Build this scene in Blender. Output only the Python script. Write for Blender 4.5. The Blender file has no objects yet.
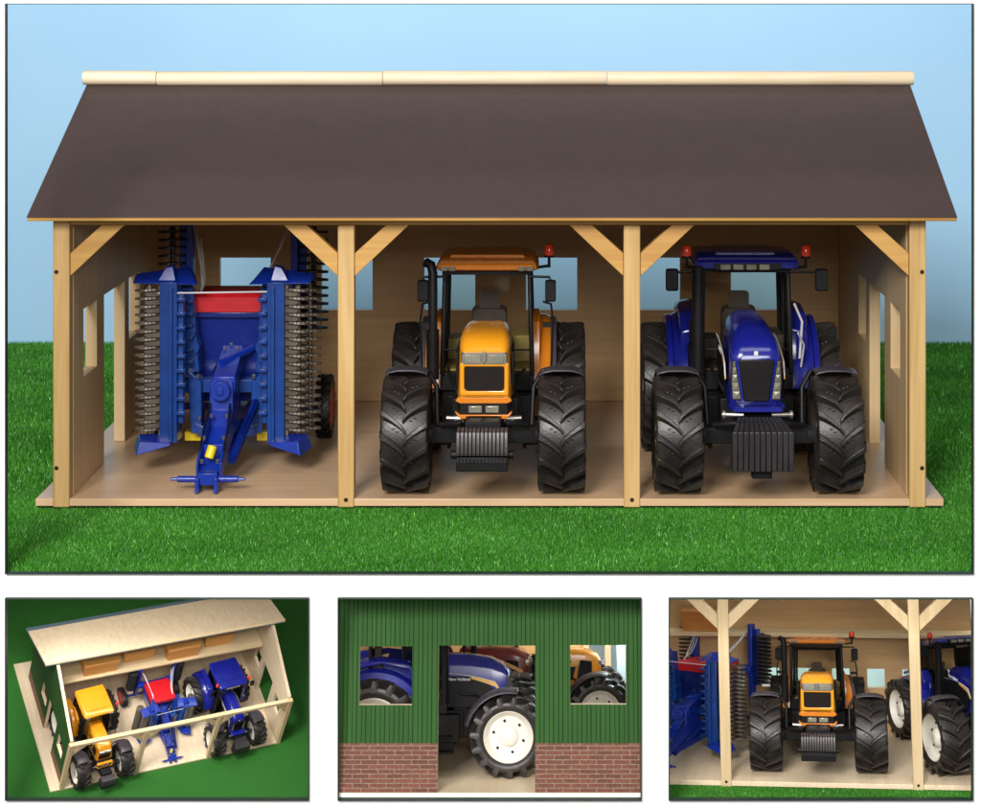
import bpy, bmesh, math, random
import numpy as np
from mathutils import Vector, Matrix
R = math.radians
random.seed(7)
rng = np.random.default_rng(7)
SC = bpy.context.scene
COL = SC.collection
# ------------------------------------------------------------------ camera
CAM_Y, CAM_Z = -2.1, 0.504
cam = bpy.data.cameras.new("camera")
cam.sensor_width = 36.0
cam.lens = 2100 / 981 * 36
cam.shift_x = -57.5 / 981
cam.shift_y = -409.0 / 981
cam.clip_start, cam.clip_end = 0.05, 50
co = bpy.data.objects.new("camera", cam)
COL.objects.link(co)
co.location = (0, CAM_Y, CAM_Z)
co.rotation_euler = (R(90), 0, 0)
SC.camera = co
# ------------------------------------------------------------------ studio light
w = bpy.data.worlds.new("World"); SC.world = w; w.use_nodes = True
w.node_tree.nodes["Background"].inputs[0].default_value = (1.0, 0.98, 0.95, 1)
w.node_tree.nodes["Background"].inputs[1].default_value = 0.20
SC.view_settings.view_transform = 'Standard'
SC.view_settings.look = 'None'
SC.view_settings.exposure = 0.0
SC.view_settings.gamma = 1.0
def softbox(name, loc, target, sx, sy, watts, col=(1, .97, .92)):
    l = bpy.data.lights.new(name, 'AREA'); l.shape = 'RECTANGLE'
    l.size, l.size_y, l.energy, l.color = sx, sy, watts, col
    o = bpy.data.objects.new(name, l); COL.objects.link(o)
    o.location = loc
    o.rotation_euler = (Vector(target) - Vector(loc)).to_track_quat('-Z', 'Y').to_euler()
softbox("key_softbox", (-.80, -2.95, 1.75), (0, .1, 0), .9, .8, 122, (1, .98, .95))
softbox("overhead_softbox", (0.3, -1.5, 2.6), (0, .2, 0), 1.6, .9, 18, (1, .98, .95))
softbox("front_softbox", (0.4, -3.5, 1.15), (0, 0, -.05), 1.1, .6, 38, (1, .98, .95))
softbox("backdrop_fill", (0, .62, .95), (0, 1.0, .55), 1.5, .12, 3.0, (1, .99, .97))  # out-of-view lamp added to brighten the blue backdrop and back windows

# ------------------------------------------------------------------ materials
def new_mat(name):
    m = bpy.data.materials.new(name); m.use_nodes = True
    nt = m.node_tree
    return m, nt, nt.nodes["Principled BSDF"]
def N(nt, t, **k):
    n = nt.nodes.new(t)
    for a, v in k.items(): setattr(n, a, v)
    return n
def ramp(nt, fac, stops):
    r = N(nt, 'ShaderNodeValToRGB')
    el = r.color_ramp.elements
    while len(el) < len(stops): el.new(.5)
    for e, (p, c) in zip(el, stops):
        e.position = p; e.color = (*c, 1)
    nt.links.new(fac, r.inputs[0]); return r.outputs[0]
def objco(nt, scale=(1, 1, 1)):
    tc = N(nt, 'ShaderNodeTexCoord'); mp = N(nt, 'ShaderNodeMapping')
    mp.inputs['Scale'].default_value = scale
    nt.links.new(tc.outputs['Object'], mp.inputs[0]); return mp.outputs[0]
def noise(nt, vec, scale, detail=3, rough=.5, dist=0):
    n = N(nt, 'ShaderNodeTexNoise')
    n.inputs['Scale'].default_value = scale; n.inputs['Detail'].default_value = detail
    n.inputs['Roughness'].default_value = rough; n.inputs['Distortion'].default_value = dist
    nt.links.new(vec, n.inputs['Vector']); return n.outputs['Fac']
def bump(nt, b, h, strength, dist):
    n = N(nt, 'ShaderNodeBump'); n.inputs['Strength'].default_value = strength
    n.inputs['Distance'].default_value = dist
    nt.links.new(h, n.inputs['Height']); nt.links.new(n.outputs[0], b.inputs['Normal'])
def mul(c, f): return tuple(min(1, x * f) for x in c)
def plastic(name, col, rough=.3, var=.12, metallic=0, coat=0, bmp=0.0, spec=.5):
    m, nt, b = new_mat(name)
    v = objco(nt)
    f = noise(nt, v, 35, 4)
    nt.links.new(ramp(nt, f, [(.3, mul(col, 1 - var)), (.7, mul(col, 1 + var))]), b.inputs['Base Color'])
    rr = N(nt, 'ShaderNodeMapRange')
    rr.inputs['To Min'].default_value = rough * .8; rr.inputs['To Max'].default_value = min(1, rough * 1.3)
    nt.links.new(noise(nt, v, 120, 3), rr.inputs['Value']); nt.links.new(rr.outputs[0], b.inputs['Roughness'])
    b.inputs['Metallic'].default_value = metallic
    b.inputs['Specular IOR Level'].default_value = spec
    b.inputs['Coat Weight'].default_value = coat; b.inputs['Coat Roughness'].default_value = .12
    if bmp: bump(nt, b, noise(nt, v, 400, 4, .6), bmp, .0006)
    return m
def wood(name, c1, c2, axis, rough=.5, grain=1.0, fine=260):
    """grain runs along `axis`"""
    m, nt, b = new_mat(name)
    sc = [1, 1, 1]; sc['xyz'.index(axis)] = .045
    v = objco(nt, sc)
    a = noise(nt, v, 60, 5, .55, .8); f = noise(nt, v, fine, 3, .6, .3)
    mx = N(nt, 'ShaderNodeMath', operation='MULTIPLY_ADD')
    nt.links.new(a, mx.inputs[0]); mx.inputs[1].default_value = .65
    m2 = N(nt, 'ShaderNodeMath', operation='MULTIPLY'); nt.links.new(f, m2.inputs[0]); m2.inputs[1].default_value = .35
    nt.links.new(m2.outputs[0], mx.inputs[2])
    g = .13 * grain
    nt.links.new(ramp(nt, mx.outputs[0], [(.5 - g, c2), (.5, tuple((x + y) / 2 for x, y in zip(c1, c2))), (.5 + g, c1)]), b.inputs['Base Color'])
    b.inputs['Roughness'].default_value = rough
    bump(nt, b, f, .25, .0005)
    return m
def glass_mat(name, tint=(.93, .93, .88)):
    m = bpy.data.materials.new(name); m.use_nodes = True; nt = m.node_tree
    nt.nodes.clear()
    o = N(nt, 'ShaderNodeOutputMaterial'); mx = N(nt, 'ShaderNodeMixShader')
    t = N(nt, 'ShaderNodeBsdfTransparent'); t.inputs[0].default_value = (*tint, 1)
    g = N(nt, 'ShaderNodeBsdfGlossy'); g.inputs['Roughness'].default_value = .05
    fr = N(nt, 'ShaderNodeFresnel'); fr.inputs[0].default_value = 1.14
    nt.links.new(fr.outputs[0], mx.inputs[0]); nt.links.new(t.outputs[0], mx.inputs[1])
    nt.links.new(g.outputs[0], mx.inputs[2]); nt.links.new(mx.outputs[0], o.inputs[0])
    return m
M = {}
M['blue'] = plastic('blue_paint', (.008, .013, .215), .2, .06, coat=.35)
M['harrow_blue'] = plastic('harrow_blue_paint', (.004, .026, .29), .34, .1, coat=.12)
M['harrow_navy'] = plastic('harrow_navy_paint', (.003, .014, .17), .30, .1, coat=.2)
M['harrow_light'] = plastic('harrow_mid_blue_paint', (.004, .040, .22), .30, .15, coat=.25)
M['orange'] = plastic('orange_paint', (.66, .20, .012), .25, .06, coat=.5)
M['yellow'] = plastic('yellow_paint', (.82, .32, .012), .25, .06, coat=.5)
M['dark_red'] = plastic('dark_red_paint', (.20, .012, .01), .3, .06, coat=.4)
M['red'] = plastic('red_plastic', (.62, .01, .018), .4)
M['tan'] = plastic('tan_paint', (.72, .40, .12), .35)
M['rubber'] = plastic('rubber', (.022, .018, .016), .37, .35, bmp=.5, spec=.55)
M['black'] = plastic('black_plastic', (.008, .0075, .008), .42, .2, bmp=.2, spec=.22)
M['charcoal'] = plastic('charcoal_plastic', (.020, .018, .020), .42, .2, bmp=.2, spec=.4)
M['grille'] = plastic('grille_plastic', (.012, .009, .008), .5, .2, spec=.15)
M['steel'] = plastic('bare_steel', (.34, .31, .29), .34, .2, metallic=.75, bmp=.2)
M['weight_dark'] = plastic('dark_weight_metal', (.040, .036, .038), .38, .2, metallic=.4, bmp=.3)
M['weight'] = plastic('weight_metal', (.085, .078, .08), .36, .2, metallic=.5, bmp=.3)
M['disc_steel'] = plastic('disc_steel', (.18, .15, .12), .42, .3, metallic=.5, bmp=.2)
M['chrome'] = plastic('chrome_band', (.42, .40, .36), .28, .1, metallic=.8)
M['lamp'] = plastic('lamp_lens', (.30, .29, .22), .15, .3, metallic=.4)
M['cream'] = plastic('cream_plastic', (.80, .77, .68), .4, .03)
M['khaki'] = plastic('khaki_plastic', (.20, .15, .03), .5)
M['seat'] = plastic('seat_vinyl', (.040, .026, .020), .6)
M['beacon'] = plastic('beacon_lens', (.80, .055, .02), .15, coat=.5)
M['hose'] = plastic('grey_hose', (.62, .60, .62), .4)
M['plum'] = plastic('fender_plastic', (.055, .048, .060), .32, .2, bmp=.2)
M['bolt'] = plastic('bolt_steel', (.05, .03, .02), .4, metallic=.6)
M['yellow_knob'] = plastic('yellow_plastic', (.85, .62, .01), .35)
M['white_print'] = plastic('white_print', (.80, .80, .82), .4, 0)
M['glass'] = glass_mat('cab_glass', (.97, .965, .94))
M['post'] = wood('pine_post', (.62, .41, .17), (.50, .30, .105), 'z', .45, .75)
M['beam'] = wood('pine_beam', (.58, .33, .09), (.47, .24, .055), 'x', .45, .75)
M['ridge'] = wood('pale_ridge_wood', (.90, .76, .56), (.74, .58, .38), 'x', .5)
M['ply'] = wood('beech_ply', (.62, .40, .19), (.51, .31, .13), 'x', .42, 1.2)
M['ply_side'] = wood('beech_ply_side', (.66, .48, .27), (.55, .38, .19), 'z', .45, 1.2)
M['floor'] = wood('beech_floor', (.66, .45, .27), (.56, .36, .20), 'x', .36, 1.2)
M['pale_ply'] = wood('pale_ply', (.80, .66, .47), (.68, .53, .35), 'y', .5, 1.2)
M['pale_beam'] = wood('pale_beam', (.78, .62, .38), (.66, .49, .27), 'x', .5)
M['pale_post'] = wood('pale_post', (.68, .53, .32), (.56, .41, .22), 'z', .5)
M['box_wood'] = wood('crate_wood', (.80, .40, .11), (.68, .30, .07), 'x', .5)
M['box_dark'] = wood('crate_wood_brown', (.62, .25, .05), (.50, .18, .03), 'x', .5)
M['roof'] = plastic('brown_roof_board', (.064, .043, .041), .50, .035, bmp=.12, spec=.35)
M['roof_grey'] = plastic('blue_grey_roof_board', (.10, .16, .21), .45, .05)
M['board'] = plastic('white_board', (.95, .95, .95), .6, .0)
M['rim'] = plastic('dark_green_rim', (.010, .030, .018), .5, .1)
M['white_strip'] = plastic('white_edge', (.93, .93, .90), .5, 0)

def green_mat(axis):
    m, nt, b = new_mat('green_cladding_' + axis)
    tc = N(nt, 'ShaderNodeTexCoord'); sp = N(nt, 'ShaderNodeSeparateXYZ')
    nt.links.new(tc.outputs['Object'], sp.inputs[0])
    s = sp.outputs['XYZ'.index(axis.upper())]
    def line(period, phase, width):
        a = N(nt, 'ShaderNodeMath', operation='MULTIPLY_ADD'); nt.links.new(s, a.inputs[0])
        a.inputs[1].default_value = 1 / period; a.inputs[2].default_value = 50 + phase
        fr = N(nt, 'ShaderNodeMath', operation='FRACT'); nt.links.new(a.outputs[0], fr.inputs[0])
        l = N(nt, 'ShaderNodeMath', operation='LESS_THAN'); nt.links.new(fr.outputs[0], l.inputs[0])
        l.inputs[1].default_value = width; return l.outputs[0]
    mx = N(nt, 'ShaderNodeMath', operation='MAXIMUM')
    nt.links.new(line(.0084, 0, .11), mx.inputs[0]); nt.links.new(line(.0084, .44, .08), mx.inputs[1])
    mix = N(nt, 'ShaderNodeMix', data_type='RGBA')
    nt.links.new(mx.outputs[0], mix.inputs[0])
    nt.links.new(ramp(nt, noise(nt, objco(nt, (1, 1, .2)), 60, 3), [(.3, (.026, .088, .018)), (.7, (.034, .108, .022))]), mix.inputs[6])
    mix.inputs[7].default_value = (.010, .028, .007, 1)
    nt.links.new(mix.outputs[2], b.inputs['Base Color'])
    inv = N(nt, 'ShaderNodeMath', operation='SUBTRACT'); inv.inputs[0].default_value = 1
    nt.links.new(mx.outputs[0], inv.inputs[1]); bump(nt, b, inv.outputs[0], .6, .0008)
    b.inputs['Roughness'].default_value = .7; b.inputs['Specular IOR Level'].default_value = .2
    return m
def brick_mat(axis):
    m, nt, b = new_mat('printed_brick_' + axis)
    tc = N(nt, 'ShaderNodeTexCoord'); sp = N(nt, 'ShaderNodeSeparateXYZ'); cb = N(nt, 'ShaderNodeCombineXYZ')
    nt.links.new(tc.outputs['Object'], sp.inputs[0])
    nt.links.new(sp.outputs['XYZ'.index(axis.upper())], cb.inputs[0]); nt.links.new(sp.outputs[2], cb.inputs[1])
    br = N(nt, 'ShaderNodeTexBrick')
    br.inputs['Color1'].default_value = (.20, .062, .038, 1); br.inputs['Color2'].default_value = (.13, .040, .026, 1)
    br.inputs['Mortar'].default_value = (.27, .19, .12, 1); br.inputs['Scale'].default_value = 1
    br.inputs['Mortar Size'].default_value = .00042; br.inputs['Brick Width'].default_value = .0150
    br.inputs['Row Height'].default_value = .0040; br.inputs['Bias'].default_value = 0
    nt.links.new(cb.outputs[0], br.inputs['Vector'])
    mix = N(nt, 'ShaderNodeMix', data_type='RGBA', blend_type='MULTIPLY'); mix.inputs[0].default_value = .6
    nt.links.new(br.outputs[0], mix.inputs[6])
    nt.links.new(ramp(nt, noise(nt, objco(nt), 350, 4), [(.35, (.55, .5, .5)), (.65, (1.2, 1.15, 1.1))]), mix.inputs[7])
    nt.links.new(mix.outputs[2], b.inputs['Base Color']); b.inputs['Roughness'].default_value = .6
    return m
M['green_y'] = green_mat('y'); M['green_x'] = green_mat('x')
M['brick_y'] = brick_mat('y'); M['brick_x'] = brick_mat('x')
def backdrop_mat(name, c1, c2):
    m, nt, b = new_mat(name)
    nt.links.new(ramp(nt, noise(nt, objco(nt), 2.2, 3), [(.3, c1), (.7, c2)]), b.inputs['Base Color'])
    b.inputs['Roughness'].default_value = .9
    return m
M['sky'] = backdrop_mat('blue_backdrop_paper', (.33, .565, .80), (.375, .61, .83))
M['sky_pale'] = backdrop_mat('pale_blue_backdrop_paper', (.62, .82, .93), (.66, .85, .95))
def turf_mats(name, dark, mid, light, scale):
    m, nt, b = new_mat(name + '_backing')
    nt.links.new(ramp(nt, noise(nt, objco(nt), scale, 4, .7), [(.35, dark), (.65, mid)]), b.inputs['Base Color'])
    bump(nt, b, noise(nt, objco(nt), scale * 1.5, 4, .7), .35, .002)
    b.inputs['Roughness'].default_value = .9
    m2, nt, b = new_mat(name + '_blades')
    at = N(nt, 'ShaderNodeAttribute', attribute_name='shade')
    nt.links.new(ramp(nt, at.outputs['Fac'], [(0, dark), (.55, mid), (.93, light), (1, tuple(min(1, c * 2.2 + .1) for c in light))]), b.inputs['Base Color'])
    b.inputs['Roughness'].default_value = .45
    return m, m2
M['turf0'], M['turf1'] = turf_mats('turf', (.018, .10, .006), (.046, .25, .016), (.12, .42, .04), 300)
M['felt0'], M['felt1'] = turf_mats('dark_turf', (.009, .095, .008), (.026, .165, .014), (.03, .16, .014), 420)

# ------------------------------------------------------------------ mesh helpers
class MB:
    def __init__(s): s.v = []; s.f = []; s.mi = []
    def add(s, vs, fs, mi=0):
        o = len(s.v); s.v += [tuple(v) for v in vs]
        s.f += [tuple(o + i for i in f) for f in fs]; s.mi += [mi] * len(fs); return s
    def box(s, x0, x1, y0, y1, z0, z1, mi=0):
        vs = [(x, y, z) for x in (x0, x1) for y in (y0, y1) for z in (z0, z1)]
        return s.add(vs, [(0, 1, 3, 2), (4, 6, 7, 5), (0, 4, 5, 1), (2, 3, 7, 6), (0, 2, 6, 4), (1, 5, 7, 3)], mi)
    def hexa(s, bot, top, mi=0):
        return s.add(list(bot) + list(top), [(3, 2, 1, 0), (4, 5, 6, 7), (0, 1, 5, 4), (1, 2, 6, 5), (2, 3, 7, 6), (3, 0, 4, 7)], mi)
    def prism(s, poly, axis, a, b, mi=0):
        """poly: 2D points in the two other axes (order x,y,z without axis), extruded along axis a..b"""
        n = len(poly); k = 'xyz'.index(axis)
        def P(p, t): q = list(p); q.insert(k, t); return tuple(q)
        vs = [P(p, a) for p in poly] + [P(p, b) for p in poly]
        fs = [tuple(range(n))[::-1], tuple(range(n, 2 * n))] + [(i, (i + 1) % n, n + (i + 1) % n, n + i) for i in range(n)]
        return s.add(vs, fs, mi)
    def tube(s, pts, r, n=10, mi=0, caps=True):
        pts = [Vector(p) for p in pts]; rs = r if isinstance(r, (list, tuple)) else [r] * len(pts)
        rings = []; up = None
        for i, p in enumerate(pts):
            d = (pts[min(i + 1, len(pts) - 1)] - pts[max(i - 1, 0)]).normalized()
            if up is None: up = Vector((0, 0, 1)) if abs(d.z) < .9 else Vector((1, 0, 0))
            a = d.cross(up).normalized(); b = a.cross(d).normalized(); up = b
            rings.append([p + (a * math.cos(t) + b * math.sin(t)) * rs[i] for t in [2 * math.pi * j / n for j in range(n)]])
        vs = [v for r_ in rings for v in r_]; fs = []
        for i in range(len(rings) - 1):
            for j in range(n):
                fs.append((i * n + j, i * n + (j + 1) % n, (i + 1) * n + (j + 1) % n, (i + 1) * n + j))
        if caps: fs += [tuple(range(n))[::-1], tuple(range((len(rings) - 1) * n, len(rings) * n))]
        return s.add(vs, fs, mi)
    def lathe(s, prof, axis='x', n=32, c=(0, 0, 0), mi=0):
        """prof: (a, r) pairs along axis"""
        k = 'xyz'.index(axis); vs = []
        for a, r in prof:
            for j in range(n):
                t = 2 * math.pi * j / n; q = [r * math.cos(t), r * math.sin(t)]; q.insert(k, a)
                vs.append(tuple(q[i] + c[i] for i in range(3)))
        fs = []
        for i in range(len(prof) - 1):
            for j in range(n):
                fs.append((i * n + j, i * n + (j + 1) % n, (i + 1) * n + (j + 1) % n, (i + 1) * n + j))
        fs += [tuple(range(n))[::-1], tuple(range((len(prof) - 1) * n, len(prof) * n))]
        return s.add(vs, fs, mi)
    def loft(s, secs, mi=0):
        n = len(secs[0]); vs = [v for q in secs for v in q]; fs = []
        for i in range(len(secs) - 1):
            for j in range(n):
                fs.append((i * n + j, i * n + (j + 1) % n, (i + 1) * n + (j + 1) % n, (i + 1) * n + j))
        fs += [tuple(range(n))[::-1], tuple(range((len(secs) - 1) * n, len(secs) * n))]
        return s.add(vs, fs, mi)
    def build(s, name, mats, parent=None, bevel=0, smooth=35, seg=2):
        me = bpy.data.meshes.new(name); me.from_pydata(s.v, [], s.f)
        if not isinstance(mats, (list, tuple)): mats = [mats]
        for m in mats: me.materials.append(m)
        me.polygons.foreach_set('material_index', s.mi)
        bm = bmesh.new(); bm.from_mesh(me); bmesh.ops.recalc_face_normals(bm, faces=bm.faces); bm.to_mesh(me); bm.free()
        if smooth:
            me.shade_smooth(); me.set_sharp_from_angle(angle=R(smooth))
        o = bpy.data.objects.new(name, me); COL.objects.link(o)
        if parent: o.parent = parent
        if bevel:
            b = o.modifiers.new('bevel', 'BEVEL'); b.width = bevel; b.segments = seg; b.limit_method = 'ANGLE'; b.angle_limit = R(40)
        return o
def rrect(y, hw, z0, z1, rt, rb=None, n=5, cx=0, tw=1.0):
    """rounded rectangle section in xz at depth y; tw = top width factor"""
    rb = rt if rb is None else rb
    pts = []
    for (sx, zc, r, a0) in ((1, z1, rt, 0), (-1, z1, rt, 90), (-1, z0, rb, 180), (1, z0, rb, 270)):
        cz = zc - r if zc == z1 else zc + r
        f = tw if zc == z1 else 1.0
        for i in range(n):
            a = R(a0 + 90 * i / (n - 1))
            pts.append((cx + sx * (hw * f - r) + r * math.cos(a), y, cz + r * math.sin(a)))
    return pts
def empty(name, loc=(0, 0, 0)):
    o = bpy.data.objects.new(name, None); COL.objects.link(o); o.location = loc; o.empty_display_size = .05; return o
def tag(o, label=None, cat=None, group=None, kind=None):
    if label: o['label'] = label
    if cat: o['category'] = cat
    if group: o['group'] = group
    if kind: o['kind'] = kind
    return o
def kids(o): return [c for c in bpy.data.objects if c.parent == o]
def copy_tree(o, parent=None):
    ch = kids(o); c = o.copy(); COL.objects.link(c); c.parent = parent
    for k in ch: copy_tree(k, c)
    return c
def place(o, Mx, loc=(0, 0, 0), rz=0, s=1.0):
    o.matrix_world = Mx @ Matrix.Translation(loc) @ Matrix.Rotation(rz, 4, 'Z') @ Matrix.Scale(s, 4)
    return o
I4 = Matrix.Identity(4)
def cellwall(us, zs, holes, t0, t1, P, topf=None, outer=0, inner=0, zsplit=None, outer_low=0):
    """wall in (u,z) with rectangular holes, thickness t0..t1; P(u,z,t)->xyz"""
    us = sorted(set(round(u, 5) for u in us + [h[0] for h in holes] + [h[1] for h in holes]))
    zs = sorted(set(round(z, 5) for z in zs + [h[2] for h in holes] + [h[3] for h in holes] + ([zsplit] if zsplit else [])))
    def solid(i, j):
        if i < 0 or j < 0 or i >= len(us) - 1 or j >= len(zs) - 1: return False
        u = (us[i] + us[i + 1]) / 2; z = (zs[j] + zs[j + 1]) / 2
        return not any(h[0] < u < h[1] and h[2] < z < h[3] for h in holes)
    def Z(i, j): return topf(us[i]) if (topf and j == len(zs) - 1) else zs[j]
    mb = MB(); idx = {}
    def V(i, j, t):
        if (i, j, t) not in idx:
            idx[(i, j, t)] = len(mb.v); mb.v.append(tuple(P(us[i], Z(i, j), t)))
        return idx[(i, j, t)]
    def F(vs, mi): mb.f.append(tuple(vs)); mb.mi.append(mi)
    for i in range(len(us) - 1):
        for j in range(len(zs) - 1):
            if not solid(i, j): continue
            low = zsplit and zs[j] < zsplit - 1e-4
            F([V(i, j, t0), V(i + 1, j, t0), V(i + 1, j + 1, t0), V(i, j + 1, t0)], inner)
            F([V(i, j, t1), V(i, j + 1, t1), V(i + 1, j + 1, t1), V(i + 1, j, t1)], outer_low if low else outer)
            if not solid(i - 1, j): F([V(i, j, t0), V(i, j + 1, t0), V(i, j + 1, t1), V(i, j, t1)], inner)
            if not solid(i + 1, j): F([V(i + 1, j, t0), V(i + 1, j, t1), V(i + 1, j + 1, t1), V(i + 1, j + 1, t0)], inner)
            if not solid(i, j - 1): F([V(i, j, t0), V(i, j, t1), V(i + 1, j, t1), V(i + 1, j, t0)], inner)
            if not solid(i, j + 1): F([V(i, j + 1, t0), V(i + 1, j + 1, t0), V(i + 1, j + 1, t1), V(i, j + 1, t1)], inner)
    return mb

# ------------------------------------------------------------------ display board (white card with four openings)
def at(px, py, y):
    """world point at depth y seen at photograph pixel"""
    k = (y - CAM_Y) / 2100
    return ((px - 548) * k, y, CAM_Z - (py + 5) * k)
BY = -.237
opens = [(7, 972, 4.5, 572), (7, 308.5, 598, 798), (339, 640.5, 598, 798), (669.5, 971.5, 598, 798)]
OW = []
for (a, b, c, d) in opens:
    p = at(a, d, BY); q = at(b, c, BY); OW.append((p[0], q[0], p[2], q[2]))
e0 = at(-22, 880, BY); e1 = at(1003, -14, BY)
bw = cellwall([e0[0], e1[0]], [e0[2], e1[2]], [(a - .0005, b + .0005, c - .0005, d + .0005) for a, b, c, d in OW], BY + .0022, BY, lambda u, z, t: (u, t, z))
board = bw.build('display_board', M['board'], smooth=0)
tag(board, 'large white display board with one wide opening above three small ones', 'display board')
for (x0, x1, z0, z1) in OW:
    f = MB(); wd = .0009
    A = (x0 - wd, x1 + wd, z0 - wd, z1 + wd)
    fr = cellwall([A[0], A[1]], [A[2], A[3]], [(x0, x1, z0, z1)], BY + .0026, BY - .0042, lambda u, z, t: (u, t, z))
    fr.build('rim', M['rim'], board, smooth=0)

# ------------------------------------------------------------------ turf and backdrops
def turf(name, quad, n, h, wdt, mats, Mx=I4, holes=(), label=None, dens=None, lean=.7):
    """quad (x0,x1,y0,y1) on local z=0; blades as one mesh"""
    x0, x1, y0, y1 = quad
    x = rng.uniform(x0, x1, n); y = y0 + (y1 - y0) * rng.uniform(0, 1, n) ** (dens or 1)
    keep = np.ones(n, bool)
    for (a, b, c, d) in holes: keep &= ~((x > a) & (x < b) & (y > c) & (y < d))
    x = x[keep]; y = y[keep]; n = len(x)
    th = rng.uniform(0, 2 * np.pi, n); ph = rng.uniform(0, 2 * np.pi, n)
    hh = h * rng.uniform(.55, 1.1, n); ww = wdt * rng.uniform(.6, 1.3, n) / 2; ln = hh * rng.uniform(0, lean, n)
    v = np.zeros((n, 3, 3))
    v[:, 0] = np.stack([x + ww * np.cos(th), y + ww * np.sin(th), np.zeros(n)], 1)
    v[:, 1] = np.stack([x - ww * np.cos(th), y - ww * np.sin(th), np.zeros(n)], 1)
    v[:, 2] = np.stack([x + ln * np.cos(ph), y + ln * np.sin(ph), hh], 1)
    me = bpy.data.meshes.new(name); me.vertices.add(3 * n); me.loops.add(3 * n); me.polygons.add(n)
    me.vertices.foreach_set('co', v.ravel()); me.loops.foreach_set('vertex_index', np.arange(3 * n))
    me.polygons.foreach_set('loop_start', np.arange(0, 3 * n, 3)); me.polygons.foreach_set('loop_total', np.full(n, 3))
    me.update()
    big = np.sin(x * 21 + 3 * np.sin(y * 17)) * .06 + np.sin(y * 33 + x * 9) * .05
    sh = np.clip(rng.beta(2.2, 2.4, n) + big, 0, .9); sh[rng.uniform(0, 1, n) < .012] = 1
    at_ = me.attributes.new('shade', 'FLOAT', 'FACE'); at_.data.foreach_set('value', sh)
    me.materials.append(mats[1])
    o = bpy.data.objects.new(name, me); COL.objects.link(o); o.matrix_world = Mx
    tag(o, label, 'grass', kind='stuff'); return o
GZ = -.0105
MG = Matrix.Translation((0, 0, GZ))
g = MB().box(-.95, .80, BY + .006, 1.0, -.018, GZ).build('ground', M['turf0'], smooth=0); tag(g, kind='structure')
turf('grass', (-.74, .62, BY + .006, .10), 400000, .0046, .0009, (M['turf0'], M['turf1']), MG,
     holes=[(-.512, .394, -.004, 1)], label='bright green artificial turf around the large open shed')
turf('grass', (-.86, .70, .10, .995), 380000, .0062, .0013, (M['turf0'], M['turf1']), MG,
     holes=[(-.49, .37, 0, .53), (-.512, .394, 0, .54)], label='green artificial turf behind the large shed below the blue backdrop')
s = MB().box(-.95, .8, .998, 1.002, -.03, .75).build('sky', M['sky'], smooth=0); tag(s, kind='structure')

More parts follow.
